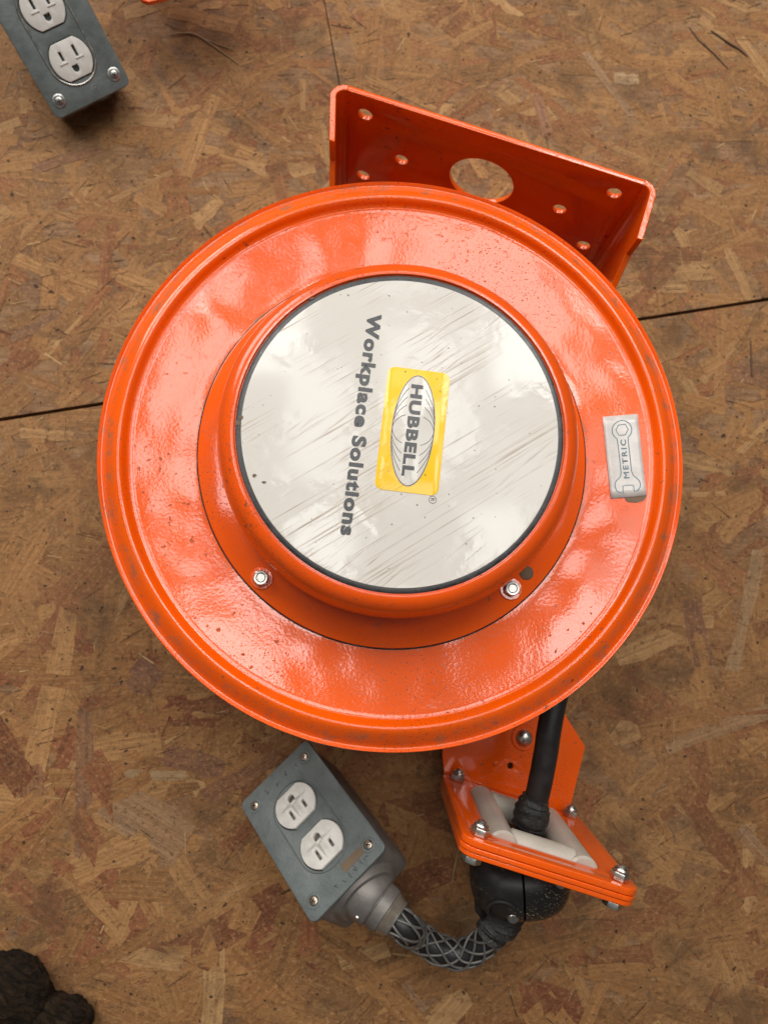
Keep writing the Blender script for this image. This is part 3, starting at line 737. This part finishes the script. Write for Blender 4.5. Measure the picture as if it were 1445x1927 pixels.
# cable connector at the box
link('connector', lathe([(.0150, .0095), (.0178, .0095), (.0181, .0105), (.0181, .0120), (.0174, .0124), (.0174, .0128), (.0178, .0132), (.0174, .021), (.0160, .022), (.010, .022)], 56), M_cast, cord, MH0)
link('bushing', lathe([(.0100, .0215), (.0162, .0215), (.0168, .0225), (.0160, .0240), (.0142, .030), (.0112, .0310), (.0098, .030)], 48), M_clear, cord, MH0)
link('bushing_wire', tube([MH0 @ Vector((.0140*math.cos(a), .0140*math.sin(a), .0295)) for a in [2*math.pi*k/40 for k in range(41)]], .0007, 8, False), M_wire, cord)

# cable of the second box, running out of the picture
h = MH1 @ Vector((0, 0, .010)); dd = (MH1 @ Vector((0, 0, 1)) - MH1 @ Vector((0, 0, 0))).normalized()
c3 = empty('power_cord', (h.x, h.y, 0), 'black power cord leaving the hub of the cropped outlet box', 'power cord')
hz = h+dd*.05
link('cable', tube(spline([h, hz, hz+Vector((dd.x, dd.y, 0)).normalized()*.06, Vector((hz.x+dd.x*.15, hz.y+dd.y*.15, .03)), Vector((hz.x+dd.x*.35, hz.y+dd.y*.35, .0095)), Vector((hz.x+dd.x*.7, hz.y+dd.y*.7, .0095))], 10), .0082, 18), M_rubber, c3)

# ------------------------------------------------------------------ orange bracket of a neighbouring reel, at the top edge
q = P(294, 7, .075); br = empty('steel_bracket', (q.x, q.y+.05, 0), 'orange painted steel bracket with rounded corner, cropped, beside the tilted grey outlet box', 'bracket')
rotb = Matrix.Rotation(rad(22), 4, 'Z')
link('top_plate', plate(rrect(.11, .10, .010, 6), [circ(0, .01, .012, 28)], .004, .0006), M_or, br, T(q.x, q.y, .075) @ rotb @ T(.043, .0515, 0))
for sx in (-.04, .04):
    link('leg', plate(rrect(.04, .0720, .003, 3), (), .004, .0006), M_or, br, T(q.x, q.y, .0) @ rotb @ T(.043+sx, .105, .0365) @ Matrix.Rotation(rad(90), 4, 'Z') @ Matrix.Rotation(rad(90), 4, 'X'))

# ------------------------------------------------------------------ dark lump at the corner
def bark_mat():
    g = NT('dark_bark'); v = g.obj(); mp = g.map(g.map(v, (1, 1, 1), (0, 0, .5)), (60, 260, 120)); n1 = g.noise(mp, 1.0, 6, .7, .6)
    g.p(Base_Color=g.mix(g.ramp(n1, .35, .75), (.008, .005, .003), (.055, .032, .015)), Roughness=.85, Specular_IOR_Level=.2); g.set(g.b.inputs['Normal'], g.bump(n1, 1.0, .006)); return g.m
M_bark = bark_mat()
bk = P(10, 1935, .02)
bke = empty('bark_chunk', (bk.x, bk.y, 0), 'dark brown rough bark chunk lying at the corner of the floor', 'bark')
def lump(c, r, seed):
    bm = bmesh.new(); bmesh.ops.create_icosphere(bm, subdivisions=5, radius=1.0)
    for v in bm.verts:
        d = v.co.normalized(); k = 1+.20*noise.noise(d*1.7+Vector((seed, 0, 0)))+.07*noise.noise(Vector((d.x*5, d.y*12, d.z*8))+Vector((seed, 2, 0)))+.03*noise.noise(d*24)
        v.co = Vector((d.x*r[0], d.y*r[1], d.z*r[2]))*k+Vector(c)
        if v.co.z < .0006: v.co.z = .0006
    me = bpy.data.meshes.new('l'); bm.to_mesh(me); bm.free(); me.shade_smooth(); return me
p0, p1 = P(15, 1905, .022), P(105, 1930, .018)
link('bark_lobe', lump((p0.x, p0.y, .016), (.028, .036, .026), 1), M_bark, bke)
link('bark_lobe', lump((p1.x, p1.y-.004, .013), (.023, .024, .022), 5), M_bark, bke)
link('bark_lobe', lump((p0.x-.01, p0.y-.05, .02), (.06, .05, .03), 9), M_bark, bke)

# ------------------------------------------------------------------ straws and crumbs
M_straw = simple('dry_straw', (.34, .24, .13), .6, 0, .2, 400); M_twig = simple('dark_twig', (.10, .055, .03), .7, 0, .3, 400)
for pts, r, m_, lab_ in (
        ([(318, 65), (362, 63), (400, 85), (450, 121)], .0008, M_straw, 'pale forked dry straw on the floor between outlet box and orange bracket'),
        ([(364, 63), (405, 82), (440, 94)], .0006, M_straw, 'short pale straw lying against the forked dry straw'),
        ([(1337, 57), (1370, 80), (1390, 92), (1406, 106)], .0009, M_twig, 'curved dark twig on bare floor away from the reel'),
        ([(1296, 50), (1315, 76), (1342, 100), (1370, 130)], .0006, M_twig, 'thin long twig beside the curved dark twig'),
        ([(866, 1588), (858, 1620), (850, 1662)], .0006, M_straw, 'thin pale straw on the floor beside the black ball stop'),
        ([(54, 1806), (49, 1838)], .0006, M_straw, 'short pale straw next to the dark bark chunk'),
        ([(1412, 640), (1414, 700), (1416, 668+40)], .0007, M_twig, 'short dark twig by the open floor joint')):
    pp = [P(x, y, r+.0005) for x, y in pts]; c = pp[len(pp)//2]
    s_ = spline(pp, 6); n = len(s_)
    link('straw', tube([p-c for p in s_], [r*(.45+.55*math.sin(math.pi*min(.95, max(.08, i/(n-1))))) for i in range(n)], 8), m_, None, T(c.x, c.y, c.z), lab_, 'straw', 'loose straws and twigs on the floor')
V, F = [], []
for i in range(520):
    x, y = rg.uniform(-.6, .65), rg.uniform(-.5, .75); s = rg.uniform(.0003, .0011); a = rg.uniform(0, 3); b0 = len(V)
    for k in range(4): V.append((x+s*(1.6 if k % 2 else .8)*math.cos(a+k*1.57), y+s*math.sin(a+k*1.57), .0004))
    V.append((x, y, .0004+s*.9)); F += [(b0+k, b0+(k+1) % 4, b0+4) for k in range(4)]
link('crumbs', mesh(V, F, False), M_twig, None, None, 'tiny dark wood crumbs and grit scattered over the floor', 'crumbs', kind='stuff')
